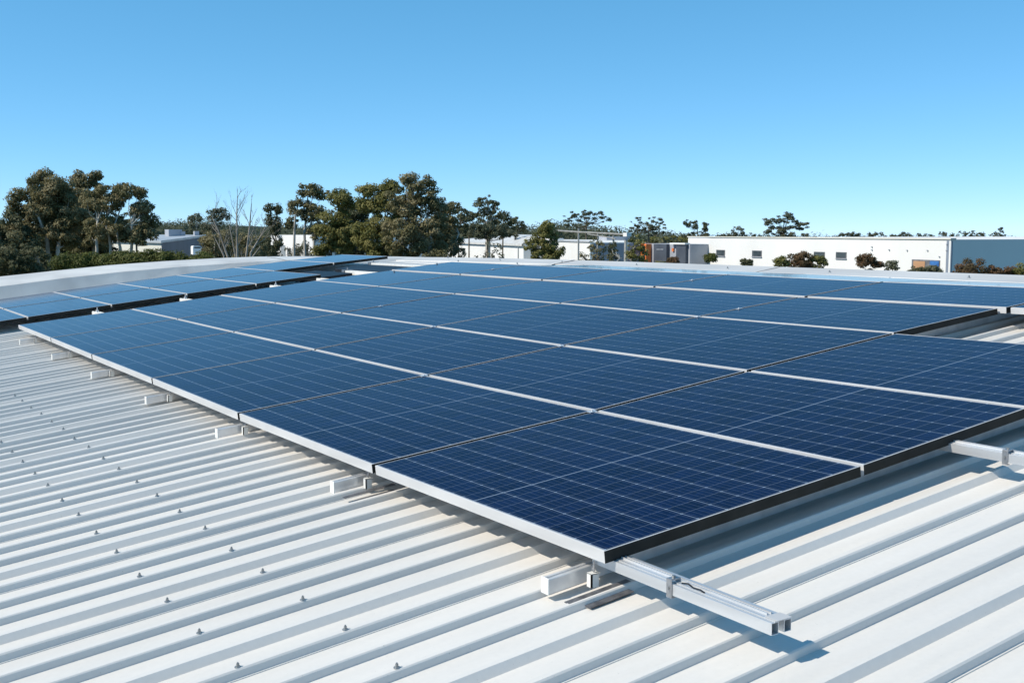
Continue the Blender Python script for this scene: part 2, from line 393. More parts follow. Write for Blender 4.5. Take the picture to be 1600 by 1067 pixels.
# ------------------------------------------------------------------ solar panels
FH, LIP = .040, .0080
LIPY = .0042
def frame_mesh(W, L):
    """silver long bars, outer walls of the two short bars coloured dark as if in shade"""
    m = MB()
    o = [(0,0),(W,0),(W,L),(0,L)]
    i1 = [(LIP,LIPY),(W-LIP,LIPY),(W-LIP,L-LIPY),(LIP,L-LIPY)]
    i2 = [(.028,.028),(W-.028,.028),(W-.028,L-.028),(.028,L-.028)]
    rings = [[(x,y,-.0012) for x,y in o], [(x+(.0012 if x==0 else -.0012), y+(.0012 if y==0 else -.0012), 0) for x,y in o],
             [(x,y,0) for x,y in i1], [(x,y,-FH+.002) for x,y in i1], [(x,y,-FH+.002) for x,y in i2], [(x,y,-FH) for x,y in i2], [(x,y,-FH) for x,y in o]]
    vs = [p for r in rings for p in r]; fs = []; nr = len(rings)
    for a in range(nr):
        b_ = (a + 1) % nr
        for k in range(4):
            k2 = (k + 1) % 4; fs.append((a*4+k, a*4+k2, b_*4+k2, b_*4+k))
    m.add(vs, fs); return m
meshes = {}
def make_panel(x0, z0, x1, z1, y0, zy0, y1, zy1, label, group, ncol=None, raise_=0.0):
    """a module whose near left corner is (x0, y0, z0+zy0)"""
    ex = Vector((x1-x0, 0, z1-z0)); W = ex.length; ex.normalize()
    ey = Vector((0, y1-y0, zy1-zy0)); L = ey.length; ey = (ey - ex * ey.dot(ex)).normalized(); ez = ex.cross(ey)
    GX, GY = .0165, .030
    W = round(W - GX, 4); L = round(L - GY, 4)
    org = Vector((x0, y0, z0 + zy0)) + ex * GX / 2 + ey * GY / 2 + ez * raise_
    R = Matrix((ex, ey, ez)).transposed().to_4x4(); R.translation = org
    e = empty('solar_panel'); e.matrix_world = R
    tag(e, label, 'solar panel', group)
    fr = frame_mesh(W, L).build('frame', mt['frame'], e)
    fr.data.materials.append(mt['shaded_side'])
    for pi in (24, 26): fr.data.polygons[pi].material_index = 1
    nc = ncol or max(6, round(W / .130))
    b = .0145
    me = bpy.data.meshes.new('glass_face')
    t_ = -.0011
    me.from_pydata([(LIP-.001,LIPY-.001,t_),(W-LIP+.001,LIPY-.001,t_),(W-LIP+.001,L-LIPY+.001,t_),(LIP-.001,L-LIPY+.001,t_),
                    (LIP,LIP,t_-.006),(W-LIP,LIP,t_-.006),(W-LIP,L-LIP,t_-.006),(LIP,L-LIP,t_-.006)], [], [(0,1,2,3),(7,6,5,4)])
    u0 = -(b-LIP)/((W-2*b)/nc); v0 = -(b-LIPY)/((L-2*b)/20)
    uvl = me.uv_layers.new(name='UVMap')
    cs = [(u0,v0),(nc-u0,v0),(nc-u0,20-v0),(u0,20-v0)]
    for k, c in enumerate(cs + cs[::-1]): uvl.data[k].uv = c
    me.materials.append(mt['glass']); me.materials.append(mt['backsheet']); me.polygons[1].material_index = 1
    gl = bpy.data.objects.new('glass_face', me); col.objects.link(gl); gl.parent = e
    return e, W, L

ORD = ['first','second','third','fourth','fifth','sixth','seventh']
ROWN = ['front row','second row','third row','fourth row','fifth row','rearmost row']
jr = random.Random(11)
for k in range(6):
    js = {0: range(0,6), 1: range(0,6), 2: range(0,6), 3: range(1,6), 4: range(0,6), 5: range(1,5)}[k]
    for n, j in enumerate(js):
        z0, z1 = ZS[k], ZS[k+1]
        if k: z0 += .0008
        z1 -= .0008
        if k == 4: z0 += .007; z1 += .002
        if k == 5: z0 += .0
        x1 = XS[k+1]
        lab = 'main field solar panel, %s, %s from the right end' % (ROWN[k], ORD[n])
        yo = {4: -.05, 5: -.03}.get(k, 0) if j < 3 else 0
        rz = jr.uniform(-.0012, .0012)
        e, W, L = make_panel(XS[k], z0, x1, z1, YS[j] + (yo if j else yo), ZJ[j] + rz, YS[j+1] + (yo if j < 2 else 0), ZJ[j+1] + rz, lab, 'solar panels of the main field')
        # mid clamp bridging the gap at the panel's far left corner
        if (k, j) in ((3,1),(4,2),(4,4),(2,3),(0,0),(1,1),(0,1),(1,2),(2,1)):
            cm = MB()
            yc = L + .0095; xc = {3:.38, 4:.45, 2:.40}.get(k, W + .004) if (k, j) in ((3,1),(4,2),(4,4),(2,3)) else W - .012
            cm.box(xc-.022, xc+.022, yc-.016, yc+.016, .0004, .0036)
            cm.tube([(xc,yc,.0036),(xc,yc,.0095)], [.0068,.0068], 6)
            cm.build('clamp', mt['rail'], e, bevel=.0008)

# second field, beyond the service gap on the left
LX = [-1.65, -.72, .20, 1.11, 1.99, 2.86, 3.74, 4.66, 5.55]
LROW = [(10.66, 12.30), (12.33, 13.98)]
for r_i, (ya, yb) in enumerate(LROW):
    cols_ = range(0, 6) if r_i == 0 else range(0, 8)
    for n, c in enumerate(cols_):
        xa, xb = LX[c], LX[c+1]
        lab = 'far left field solar panel, %s row, %s from the low left end' % (('near','far')[r_i], (ORD + ['eighth'])[n])
        dz = .004
        make_panel(xa, P(xa)+dz, xb, P(xb)+dz, ya, 0, yb, 0, lab, 'solar panels of the far left field', ncol=7)

# ------------------------------------------------------------------ mounting rails
def curved_bar(x0, x1, y, wdt, top, h, mat, name, parent, closed_left=True):
    n = max(2, int((x1-x0)/.35) + 1); m = MB(); vs = []; fs = []
    for i in range(n):
        x = x0 + (x1-x0)*i/(n-1); z = P(x)
        # a hollow section with two shallow grooves on top
        w2 = wdt/2
        prof = [(-w2, top-h), (-w2, top-.002), (-w2+.002, top), (-.006, top), (-.006, top-.004), (.006, top-.004), (.006, top), (w2-.002, top), (w2, top-.002), (w2, top-h)]
        vs += [(x, y+a, z+b) for a, b in prof]
    k = 10
    for i in range(n-1):
        for q in range(k): fs.append((i*k+q, i*k+(q+1)%k, (i+1)*k+(q+1)%k, (i+1)*k+q))
    fs.append(tuple(range(k-1,-1,-1))); fs.append(tuple(range((n-1)*k, n*k)))
    m.add(vs, fs); return m.build(name, mat, parent)

SY = [.17, 1.77, 3.30, 4.72, 6.25, 7.75, 9.35]
SIDE = ['nearest one','second','third','fourth','fifth','sixth','seventh and farthest']
for i, y in enumerate(SY):
    e = empty('support_rail', (0, 0, 0))
    tag(e, 'white support rail stub under the front row, %s from the long rail' % SIDE[i], 'rail', 'support rails under the front row')
    curved_bar(-.10, 6.2, y, .038, -.095, .046, mt['rail'], 'rail_bar', e)
    c = MB(); z = P(-.10); c.box(-.1035, -.0985, y-.0205, y+.0205, z-.1435, z-.0915); c.build('end_cap', mt['block'], e, bevel=.001)
    # small foot bracket beside the rail
    b = MB(); yb = y - .075; xb = .035; z = P(xb)
    b.box(xb-.014, xb+.014, yb-.003, yb+.003, z-.143, z-.099); b.box(xb-.014, xb-.010, yb-.003, yb+.022, z-.143, z-.099)
    b.box(xb-.014, xb+.02, yb-.003, yb+.022, z-.101, z-.098); b.build('foot_bracket', mt['block'], e)
    b = MB(); b.tube([(xb+.004,yb+.010,z-.098),(xb+.004,yb+.010,z-.062)], [.0035,.0035], 6); b.tube([(xb+.004,yb+.010,z-.090),(xb+.004,yb+.010,z-.084)], [.0075,.0075], 6); b.build('bolt', mt['clamp'], e)
    # strap lying along the rib
    if i > 1: continue
    b = MB()
    for (xa, xb2, ya, yb2, zz) in ((-.10, .14, y-.125, y-.100, -.1405), (-.05, .12, y-.165, y-.135, -.156)):
        b.add([(xa,ya,P(xa)+zz-.003),(xb2,ya,P(xb2)+zz-.003),(xb2,yb2,P(xb2)+zz-.003),(xa,yb2,P(xa)+zz-.003),(xa,ya,P(xa)+zz),(xb2,ya,P(xb2)+zz),(xb2,yb2,P(xb2)+zz),(xa,yb2,P(xa)+zz)],
              [(0,3,2,1),(4,5,6,7),(0,1,5,4),(1,2,6,5),(2,3,7,6),(3,0,4,7)])
    b.build('rib_strap', mt['steel'], e)

def twin_rail(x, ya, yb, label, zoff=-.041, clamps=(), group='twin tube rails across the roof', strip=True, taper=None, zb=None):
    """two square tubes under one top plate, running along y"""
    e = empty('mounting_rail', (x, ya, P(x) + zoff)); tag(e, label, 'rail', group)
    L = yb - ya; t_ = .0018; h = .033
    for s in (0, 1):
        m = MB(); a = s * .047; w_ = .026
        # hollow square tube, open at the near end
        o = [(a,-h),(a+w_,-h),(a+w_,0),(a,0)]; q = [(a+t_,-h+t_),(a+w_-t_,-h+t_),(a+w_-t_,-t_),(a+t_,-t_)]
        vs = [(X,0,Z) for X,Z in o] + [(X,0,Z) for X,Z in q] + [(X,L,Z) for X,Z in o] + [(X,.25,Z) for X,Z in q]
        fs = []
        for k in range(4):
            k2 = (k+1) % 4
            fs += [(k, k2, 8+k2, 8+k), (k, 4+k, 4+k2, k2), (4+k, 12+k, 12+k2, 4+k2)]
        fs += [(8,9,10,11), (15,14,13,12)]
        m.add(vs, fs); m.build('tube', mt['rail'], e, bevel=.0006)
    if strip:
        m = MB(); m.box(.012, .068, .0, L, .0005, .0030); m.box(.030, .034, .045, L, .003, .0085); m.box(.045, .049, .045, L, .003, .0085)
        m.build('top_plate', mt['rail'], e)
        m = MB(); m.box(.016, .071, -.004, .038, .0035, .0048); m.build('end_plate', mt['frame'], e)
    for yc in clamps:
        m = MB(); y_ = yc - ya
        m.box(-.0045, -.0005, y_, y_+.022, -h-.006, .011); m.box(-.0045, .032, y_, y_+.022, .011, .0145); m.box(.0285, .032, y_, y_+.022, .0035, .0112)
        m.box(-.0045, .012, y_, y_+.022, -h-.009, -h-.006)
        c = m.build('clamp', mt['clamp'], e, bevel=.0008)
        m = MB(); m.tube([(-.0045,y_+.011,-.012),(-.010,y_+.011,-.012)], [.005,.005], 6); m.tube([(.014,y_+.011,.0145),(.014,y_+.011,.021)], [.006,.006], 6); m.build('bolt', mt['screw'], c)
    return e
twin_rail(.045, -.635, .12, 'long aluminium twin tube rail sticking far out past the near corner of the front row', clamps=(-.255,))
twin_rail(1.690, -.75, .35, 'aluminium twin tube rail sticking out past the second row, at the right edge', clamps=(-.235,-.40))
# loose cable and connector on the long rail
m = MB(); zz = P(.045) - .041
m.tube([(.062,-.275,zz+.006),(.064,-.30,zz+.010),(.060,-.325,zz+.006),(.063,-.35,zz+.0065),(.060,-.37,zz+.0045)], [.0024]*5, 8)
tag(m.build('cable', mt['nearblack']), 'short black cable lying on the long rail beside its clamp', 'cable')

def short_rail(x, ya, yb, label, bolt=True, zoff=-.028, wd=.062, h=.045):
    e = empty('rail_end', (x, ya, P(x) + zoff)); tag(e, label, 'rail', 'rail ends in the service gap')
    m = MB(); m.box(0, wd, 0, yb-ya, -h, 0); m.box(.004, .012, 0, yb-ya, 0, .004); m.box(wd-.012, wd-.004, 0, yb-ya, 0, .004); m.build('rail_bar', mt['block'], e, bevel=.002)
    if bolt:
        m = MB(); m.tube([(.03,(yb-ya)*.7,0),(.03,(yb-ya)*.7,.05)], [.006,.006], 8); m.tube([(.03,(yb-ya)*.7,.008),(.03,(yb-ya)*.7,.022)], [.016,.016], 6)
        m.build('bolt', mt['frame'], e)
    return e
short_rail(.86, 10.08, 10.52, 'white rail end with upright bolt in the dark gap, leftmost of the gap')
short_rail(1.86, 10.08, 10.52, 'white rail end with upright bolt in the dark gap, second from the left')
short_rail(2.98, 10.08, 10.52, 'larger white rail end with upright bolt in the dark gap, third from the left', wd=.075)
short_rail(3.62, 10.10, 10.56, 'plain white rail end in the dark gap beside the end of the far left field', bolt=False, wd=.07)

def long_bar(x, ya, yb, label, zoff=-.035, wd=.11, h=.05, bolts=2):
    e = empty('mounting_rail', (x, ya, P(x) + zoff)); tag(e, label, 'rail', 'bare rails where panels are missing')
    L = yb - ya; m = MB(); m.box(0, wd*.4, 0, L, -h, 0); m.box(wd*.6, wd, 0, L, -h, 0); m.box(.004, wd-.004, .02, L-.02, .0005, .004)
    m.build('rail_bar', mt['block'], e, bevel=.002)
    for k in range(bolts):
        y_ = [.05, L-.08, L*.5][k]
        m = MB(); m.box(-.02, wd+.02, y_, y_+.06, .006, .014); m.box(-.02, -.008, y_, y_+.06, -h-.03, .006); c = m.build('clamp', mt['clamp'], e, bevel=.001)
        m = MB(); m.tube([(wd/2,y_+.03,.014),(wd/2,y_+.03,.04)], [.011,.011], 6); m.build('bolt', mt['screw'], c)
    return e
long_bar(4.30, 9.75, 11.25, 'bare white rail crossing the opening left of the fifth row')
long_bar(5.03, 9.95, 11.95, 'long bare white rail farthest back in the opening near the end capping')
for k, (x0, x1, y0, y1) in enumerate(((3.84, 4.26, 10.85, 12.05), (4.50, 4.98, 10.45, 11.95))):  # low near-black boxes in the opening beside the bare rails
    e = MB(); h0, h1 = -.050, -.165
    e.add([(x0,y0,P(x0)+h0),(x1,y0,P(x1)+h0),(x1,y1,P(x1)+h0),(x0,y1,P(x0)+h0),(x0,y0,P(x0)+h1),(x1,y0,P(x1)+h1),(x1,y1,P(x1)+h1),(x0,y1,P(x0)+h1)],
          [(0,1,2,3),(7,6,5,4),(0,4,5,1),(1,5,6,2),(2,6,7,3),(3,7,4,0)])
    o = e.build('dark_roof_box', mt['nearblack'], bevel=.004)
    tag(o, ('dark flat-topped box on the roof beside the end of the far left field', 'dark flat-topped box on the roof between the two bare rails')[k], 'dark_box')

# ------------------------------------------------------------------ buildings beyond
def prism(corners, z0, z1):                # vertical walls over a ground polygon
    m = MB(); n = len(corners)
    m.add([(x,y,z0) for x,y in corners] + [(x,y,z1) for x,y in corners], [(k, (k+1)%n, n+(k+1)%n, n+k) for k in range(n)] + [tuple(range(n, 2*n))])
    return m
def ray_z(px, py, D): return at(px, py, D)[2]
class Wall:
    """a straight wall seen from px0 at distance D0 to px1 at distance D1"""
    def __init__(s, px0, D0, px1, D1):
        s.a = np.array(at(px0, 400, D0)[:2]); s.b = np.array(at(px1, 400, D1)[:2])
        s.d = s.b - s.a; s.len = np.linalg.norm(s.d); s.d /= s.len
        n = np.array([s.d[1], -s.d[0]]); s.n = n if n @ (CAM[:2] - s.a) > 0 else -n
    def hit(s, px, py):
        """point of the wall seen at (px, py): distance along it and height"""
        r = at(px, py, 1.0) - CAM
        A = np.array([[r[0], -s.d[0]], [r[1], -s.d[1]]]); t, u = np.linalg.solve(A, s.a - CAM[:2])
        return u, CAM[2] + r[2] * t
    def pt(s, u, off=0.0): p = s.a + s.d * u + s.n * off; return float(p[0]), float(p[1])
    def slab(s, u0, u1, z0, z1, o0, o1):   # a box on the wall between offsets o0 and o1 outwards
        m = MB(); p = [s.pt(u0,o0), s.pt(u1,o0), s.pt(u1,o1), s.pt(u0,o1)]
        m.add([(x,y,z0) for x,y in p] + [(x,y,z1) for x,y in p], [(3,2,1,0),(4,5,6,7),(0,1,5,4),(1,2,6,5),(2,3,7,6),(3,0,4,7)]); return m
    def slab_px(s, px0, px1, py0, py1, o0, o1):
        u0, za = s.hit(px0, (py0+py1)/2); u1, _ = s.hit(px1, (py0+py1)/2)
        pm = (px0+px1)/2; z1 = s.hit(pm, py0)[1]; z0 = s.hit(pm, py1)[1]
        return s.slab(u0, u1, z0, z1, o0, o1)
def block(name_w, wall, depth, ztop, mat, parent, z0=GZ, end=None):
    if end is None: p = [wall.pt(0), wall.pt(wall.len), wall.pt(wall.len, -depth), wall.pt(0, -depth)]
    else:
        q = np.array(wall.pt(wall.len, -end)); a0 = np.array(wall.pt(0))
        r1 = (q - CAM[:2]) / np.linalg.norm(q - CAM[:2]); r0 = (a0 - CAM[:2]) / np.linalg.norm(a0 - CAM[:2])
        p = [wall.pt(0), wall.pt(wall.len), tuple(q), tuple(q + r1*depth), tuple(a0 + r0*depth)]
    o = prism(p, z0, ztop).build(name_w, mat, parent)
    return o
def window(wall, px0, px1, py0, py1, parent, mat=None, louvre=False):
    f = wall.slab_px(px0, px1, py0, py1, -.02, .05).build('window', mt['winframe'], parent)
    e = .9
    wall.slab_px(px0+e, px1-e, py0+e, py1-e*1.3, .02, .07).build('pane', mat or mt['window'], f)
    wall.slab_px(px0-.4, px1+.4, py1, py1+.9, 0, .14).build('sill', mt['mid_wall'], f)
    return f

# big white building on the right
WA = Wall(1075, 150, 1485, 100); zt = (WA.hit(1200, 371.2)[1] + WA.hit(1480, 375.2)[1]) / 2
e = empty('factory_building', (*WA.pt(WA.len/2), GZ)); inv = Matrix.Translation((-e.location.x, -e.location.y, -e.location.z))
def fix(root, objs):
    for o in objs: o.matrix_parent_inverse = Matrix.Translation(-root.location)
tag(e, 'large flat-roofed white building with small square windows on the right', 'building')
before = set(bpy.data.objects)
block('wall', WA, 50, zt, mt['white_wall'], e)
WA.slab(-.1, WA.len+.1, zt, zt+.12, -.5, .12).build('parapet', mt['cream_wall'], e)
for a in ((1119.5,1133,390.5,400.3), (1175.5,1190.5,391.5,401.3), (1272,1289,393.5,406), (1306.5,1323,394,404)): window(WA, *a, e)
f = WA.slab_px(1425, 1469, 406, 421, -.02, .04).build('loading_opening', mt['winframe'], e)
WA.slab_px(1428, 1446, 408, 421, .02, .08).build('shutter', mt['tan'], f); WA.slab_px(1454, 1468, 408, 416, .02, .09).build('banner', mt['blue'], f)
for px, py in ((1363,386),(1363,390.5),(1390,390.5),(1418,391.3),(1450,391.5),(1480.5,382),(1480,391.5),(1468.5,401)): WA.slab_px(px-.8, px+.8, py-.8, py+.8, 0, .12).build('wall_vent', mt['mid_wall'], e)
WB = Wall(1485, 100.0, 1485, 100.01); WB.a = np.array(WA.pt(WA.len)); WB.b = WB.a + np.array([45.0, -2.0]); WB.d = WB.b - WB.a; WB.len = np.linalg.norm(WB.d); WB.d /= WB.len
nn = np.array([WB.d[1], -WB.d[0]]); WB.n = nn if nn @ (CAM[:2] - WB.a) > 0 else -nn
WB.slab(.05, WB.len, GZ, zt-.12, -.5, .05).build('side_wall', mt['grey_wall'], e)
for k in range(1, 9): WB.slab(k*5-.03, k*5+.03, GZ, zt-.12, .05, .07).build('wall_joint', mt['mid_wall'], e)
fix(e, [o for o in set(bpy.data.objects) - before if o.parent == e])

# grey-walled shed with pale roof on the left
e = empty('shed_building', (*at(252, 400, 115)[:2], GZ)); tag(e, 'low grey steel warehouse with pale roof and white end wall, left of the bare tree', 'building')
before = set(bpy.data.objects)
c0 = at(252, 376.8, 115); zl = c0[2]
cl = at(196, 376, 128); cr = at(322, 368.5, 150)
a_ = np.array([cl[0]-c0[0], cl[1]-c0[1]]); b_ = np.array([cr[0]-c0[0], cr[1]-c0[1]])
A0 = np.array(c0[:2]); A1 = A0 + a_*2.2; A2 = A1 + b_; A3 = A0 + b_
zr = cr[2]
m = MB(); m.add([(*A0,GZ),(*A1,GZ),(*A1,zl),(*A0,zl)], [(0,1,2,3)]); m.build('end_wall', mt['cream_wall'], e)
m = MB(); m.add([(*A0,GZ),(*A3,GZ),(*A3,zr),(*A0,zl)], [(0,1,2,3)]); m.build('side_wall', mt['slate_wall'], e)
m = MB(); m.add([(*A2,GZ),(*A3,GZ),(*A3,zr),(*A2,zr)], [(0,1,2,3)]); m.add([(*A1,GZ),(*A2,GZ),(*A2,zr),(*A1,zl)], [(0,1,2,3)]); m.build('back_wall', mt['cream_wall'], e)
ov = .02; 
m = MB(); q = [A0-(a_+b_)*ov, A1+(a_*2-b_)*ov, A2+(a_*2+b_)*ov, A3+(b_-a_)*ov]; zz = [zl+.05, zl+.05, zr+.12, zr+.12]
m.add([(*q[i],zz[i]) for i in range(4)] + [(*q[i],zz[i]-.25) for i in range(4)], [(0,1,2,3),(7,6,5,4),(0,4,5,1),(1,5,6,2),(2,6,7,3),(3,7,4,0)]); m.build('roof', mt['ashroof'], e)
for px, py, s in ((271,362.5,.9),(222,361.5,.25),(235,362,.25),(285,363.5,.3),(306.5,363,.3)):
    p = at(px, py, 148); m = MB(); m.box(p[0]-s, p[0]+s, p[1]-s, p[1]+s, zr-.6, p[2]+.3*s+.05); m.build('roof_vent', mt['mid_wall'], e)
fix(e, [o for o in set(bpy.data.objects) - before if o.parent == e])

# white building behind the trees, left of centre
def simple(name, px0, D0, px1, D1, pytop, depth, mat, label, cat='building'):
    W_ = Wall(px0, D0, px1, D1); z_ = W_.hit((px0+px1)/2, pytop)[1]
    e = empty(name, (*W_.pt(W_.len/2), GZ)); tag(e, label, cat)
    return e, W_, z_
def finish(e, before): fix(e, [o for o in set(bpy.data.objects) - before if o.parent == e])
before = set(bpy.data.objects)
e, W_, z_ = simple('office_building', 429, 150, 489, 130, 367.5, 14, None, 'small white building half hidden behind the slender pale tree left of centre')
block('wall', W_, 14, z_, mt['white_wall'], e); W_.slab_px(429, 441, 367.5, 383, 0, .5).build('fascia', mt['white_wall'], e); W_.slab_px(443, 446, 383, 405, .01, .6).build('column', mt['white_wall'], e)
for a in ((449,455,388,398),(462,470,388,398),(475,482,388,398)): window(W_, *a, e)
finish(e, before)
before = set(bpy.data.objects)
e, W_, z_ = simple('warehouse_building', 690, 170, 818, 128, 379, 40, None, 'long low white warehouse behind the dark spreading tree at the centre')
block('wall', W_, 30, z_, mt['white_wall'], e, end=3)
m = MB(); p = [W_.pt(-.3,.3), W_.pt(W_.len+.3,.3), W_.pt(W_.len-1,-3), W_.pt(-.3,-12)]; m.add([(*p[0],z_),(*p[1],z_),(*p[2],z_+1.0),(*p[3],z_+1.0),(*p[0],z_-.25),(*p[1],z_-.25)], [(0,1,2,3),(4,5,1,0)]); m.build('roof', mt['cap'], e)
m = W_.slab_px(801, 811, 370, 375.5, -14, -11); m.build('roof_unit', mt['mid_wall'], e)
m = W_.slab_px(730, 775, 372.2, 379, -9, -8); m.build('roof_parapet', mt['white_wall'], e)
finish(e, before)
before = set(bpy.data.objects)
e, W_, z_ = simple('warehouse_building', 815, 140, 922, 108, 377.2, 30, None, 'white walled warehouse directly right of the bushy olive tree')
block('wall', W_, 30, z_, mt['white_wall'], e, end=3.6); W_.slab(0, W_.len, z_, z_+.14, -.3, .1).build('parapet', mt['ashroof'], e)
q0, q1 = np.array(W_.pt(W_.len, -.3)), np.array(W_.pt(W_.len, -3.6)); t_ = W_.d * .05; m = MB()
m.add([(*(q0+t_),GZ),(*(q1+t_),GZ),(*(q1+t_),z_-.1),(*(q0+t_),z_-.1)], [(0,1,2,3)]); m.build('end_wall', mt['grey_wall'], e)
finish(e, before)
before = set(bpy.data.objects)
e, W_, z_ = simple('office_building', 966, 150, 1006, 152, 379.5, 15, None, 'narrow white and grey office block with strip windows left of the orange tower')
block('wall', W_, 15, z_, mt['mid_wall'], e); W_.slab_px(966.5, 977, 379.5, 387, 0, .8).build('balcony_panel', mt['white_wall'], e); W_.slab_px(966.5, 977, 391, 398, 0, .8).build('balcony_panel', mt['white_wall'], e)
window(W_, 967, 974, 387.5, 390.7, e); window(W_, 967, 974, 398.5, 404, e); window(W_, 990, 1003, 384, 392, e)
finish(e, before)
before = set(bpy.data.objects)
e, W_, z_ = simple('office_building', 1007, 152, 1078, 143, 381, 18, None, 'modern office block with an orange tower and charcoal panels left of the large white building')
block('wall', W_, 18, z_, mt['mid_wall'], e)
t1 = W_.slab_px(1009.5, 1018, 381, 412, 0, .9).build('orange_tower', mt['orange'], e)
for a in ((1010,1012.2,388,394),(1013.2,1016,388,394),(1010,1012.2,399,401),(1013.2,1016,399,401)): W_.slab_px(*a, .88, .95).build('window', mt['window'], t1)
W_.slab_px(1006.5, 1009.5, 378.5, 385, 0, 1.1).build('white_fin', mt['white_wall'], e); W_.slab_px(1008, 1014, 401, 404, 0, 1.2).build('awning', mt['tan'], e)
d1 = W_.slab_px(1026, 1046, 381.5, 415, 0, .5).build('charcoal_panel', mt['dark_wall'], e)
for q in range(5): W_.slab_px(1031.3+q*2.2, 1032.7+q*2.2, 388.9, 390.6, .5, .56).build('sign_letter', mt['mid_wall'], d1)
W_.slab_px(1060, 1075, 382.5, 415, 0, .4).build('charcoal_panel', mt['dark_wall'], e)
for a in ((1060.5,1066,387.5,393),(1067.5,1073.5,387.5,393),(1060.5,1066,399,404),(1067.5,1073.5,399,404)): window(W_, *a, e)
W_.slab_px(1051.5, 1054, 388, 393, 0, .2).build('red_emblem', mt['orange'], e)
W_.slab_px(1052, 1076, 379.6, 382, -.2, .6).build('roof_edge', mt['white_wall'], e); W_.slab_px(1040.5, 1048.5, 376.5, 381.5, -6, -4).build('roof_unit', mt['mid_wall'], e)
finish(e, before)
# small van glimpsed beside the shed
p = at(307, 389, 98); e = empty('parked_van', (p[0], p[1], p[2] - .5)); e.scale = (.42,.42,.42); tag(e, 'small white van roof showing between the grey shed and the brown shrubbery', 'van')
zc = 1.3
m = MB(); vs = []; 
pr = [(-1.0,-1.3),(1.0,-1.3),(1.0,-.1),(.86,.22),(.5,.5),(-.75,.55),(-.95,.45),(-1.0,.1)]
m.add([(x*1.0,-.75,z+zc) for x,z in pr] + [(x*1.0,.75,z+zc) for x,z in pr], [tuple(range(7,-1,-1)), tuple(range(8,16))] + [(k,(k+1)%8,8+(k+1)%8,8+k) for k in range(8)])
m.build('body', mt['white_wall'], e, bevel=.06); m = MB(); m.box(-.7,.7,-.765,-.75,zc+.02,zc+.32); m.build('side_window', mt['window'], e)
tr_ = MB(); tr_.box(p[0]-7, p[0]+7, p[1]-3, p[1]+3, GZ, p[2]-1.28); tag(tr_.build('loading_dock', mt['ashroof']), 'raised concrete loading dock under the white van', 'dock')

# pipe gantry and lamp posts
def pole(name, px, D, pytop, r, label, extra=None):
    b = at(px, 420, D); t = at(px, pytop, D); e = empty(name, (b[0], b[1], GZ)); tag(e, label, name.replace('_', ' '))
    m = MB(); m.tube([(0,0,0),(0,0,t[2]-GZ)], [r*1.3, r], 8); m.build('pole', mt['lamp'], e)
    if extra: extra(e, t[2] - GZ)
    return e
GD = 70
e = empty('overhead_gantry', (*at(930, 400, GD)[:2], GZ)); tag(e, 'pale overhead pipe gantry crossing in front of the trees right of the spreading tree', 'gantry')
L0 = e.location
def rel(px, py, D): q = at(px, py, D); return (q[0]-L0.x, q[1]-L0.y, q[2]-GZ)
m = MB(); m.tube([rel(871,360.5,78), rel(905,362.8,74), rel(945,364.8,70), rel(981,366.8,67)], [.06]*4, 6); m.tube([rel(918,366,72), rel(945,370,70), rel(962,373.5,68)], [.035]*3, 6); m.build('beam', mt['lamp'], e)
for px, py, D in ((904,357,74),(934,364,71),(958.5,366,69)):
    a = rel(px, py, D); m = MB(); m.tube([(a[0],a[1],0), a], [.08,.06], 6); m.build('post', mt['lamp'], e)
m = MB(); a = rel(980,367,67); m.box(a[0]-.18,a[0]+.18,a[1]-.18,a[1]+.18,a[2]-.1,a[2]+.12); m.build('lamp_head', mt['white_wall'], e)
pole('flag_pole', 977.5, 90, 376, .14, 'thick grey post in front of the narrow white and grey office block')
pole('lamp_post', 809.7, 88, 386, .045, 'thin dark post standing before the long white warehouse wall')

# ------------------------------------------------------------------ vegetation
def leaf_cloud(centres, radii, n_per, size, seed, flat=.75, shell=.55):
    """leaf quads scattered through lumpy clusters; returns verts, faces as arrays and a tint per face"""
    rg = np.random.default_rng(seed); V = []; T = []
    for c, r, n in zip(centres, radii, n_per):
        d = rg.normal(size=(n,3)); d /= np.linalg.norm(d, axis=1)[:,None]
        # lumpy radius: a few lobes in random directions
        lob = rg.normal(size=(4,3)); lob /= np.linalg.norm(lob, axis=1)[:,None]
        k = 1 + .35 * np.max(d @ lob.T, axis=1)
        rad = (shell + (1-shell) * rg.random(n)) ** .8 * k * (.75 + .35 * rg.random(n))
        p = c + d * rad[:,None] * np.array([r, r, r*flat])
        nrm = d + np.array([-.25, 0, .35]) + rg.normal(size=(n,3)) * .5; nrm /= np.linalg.norm(nrm, axis=1)[:,None]
        a = np.cross(nrm, rg.normal(size=(n,3))); a /= np.linalg.norm(a, axis=1)[:,None] + 1e-9
        b = np.cross(nrm, a)
        s = size * (.55 + .9 * rg.random(n))[:,None]
        q = np.stack([p - a*s, p - b*s*.38, p + a*s, p + b*s*.38], 1)
        V.append(q); T.append(np.full(n, rg.random()*.8) + rg.random(n)*.2)
    V = np.concatenate(V).reshape(-1,3); T = np.concatenate(T)
    return V, T
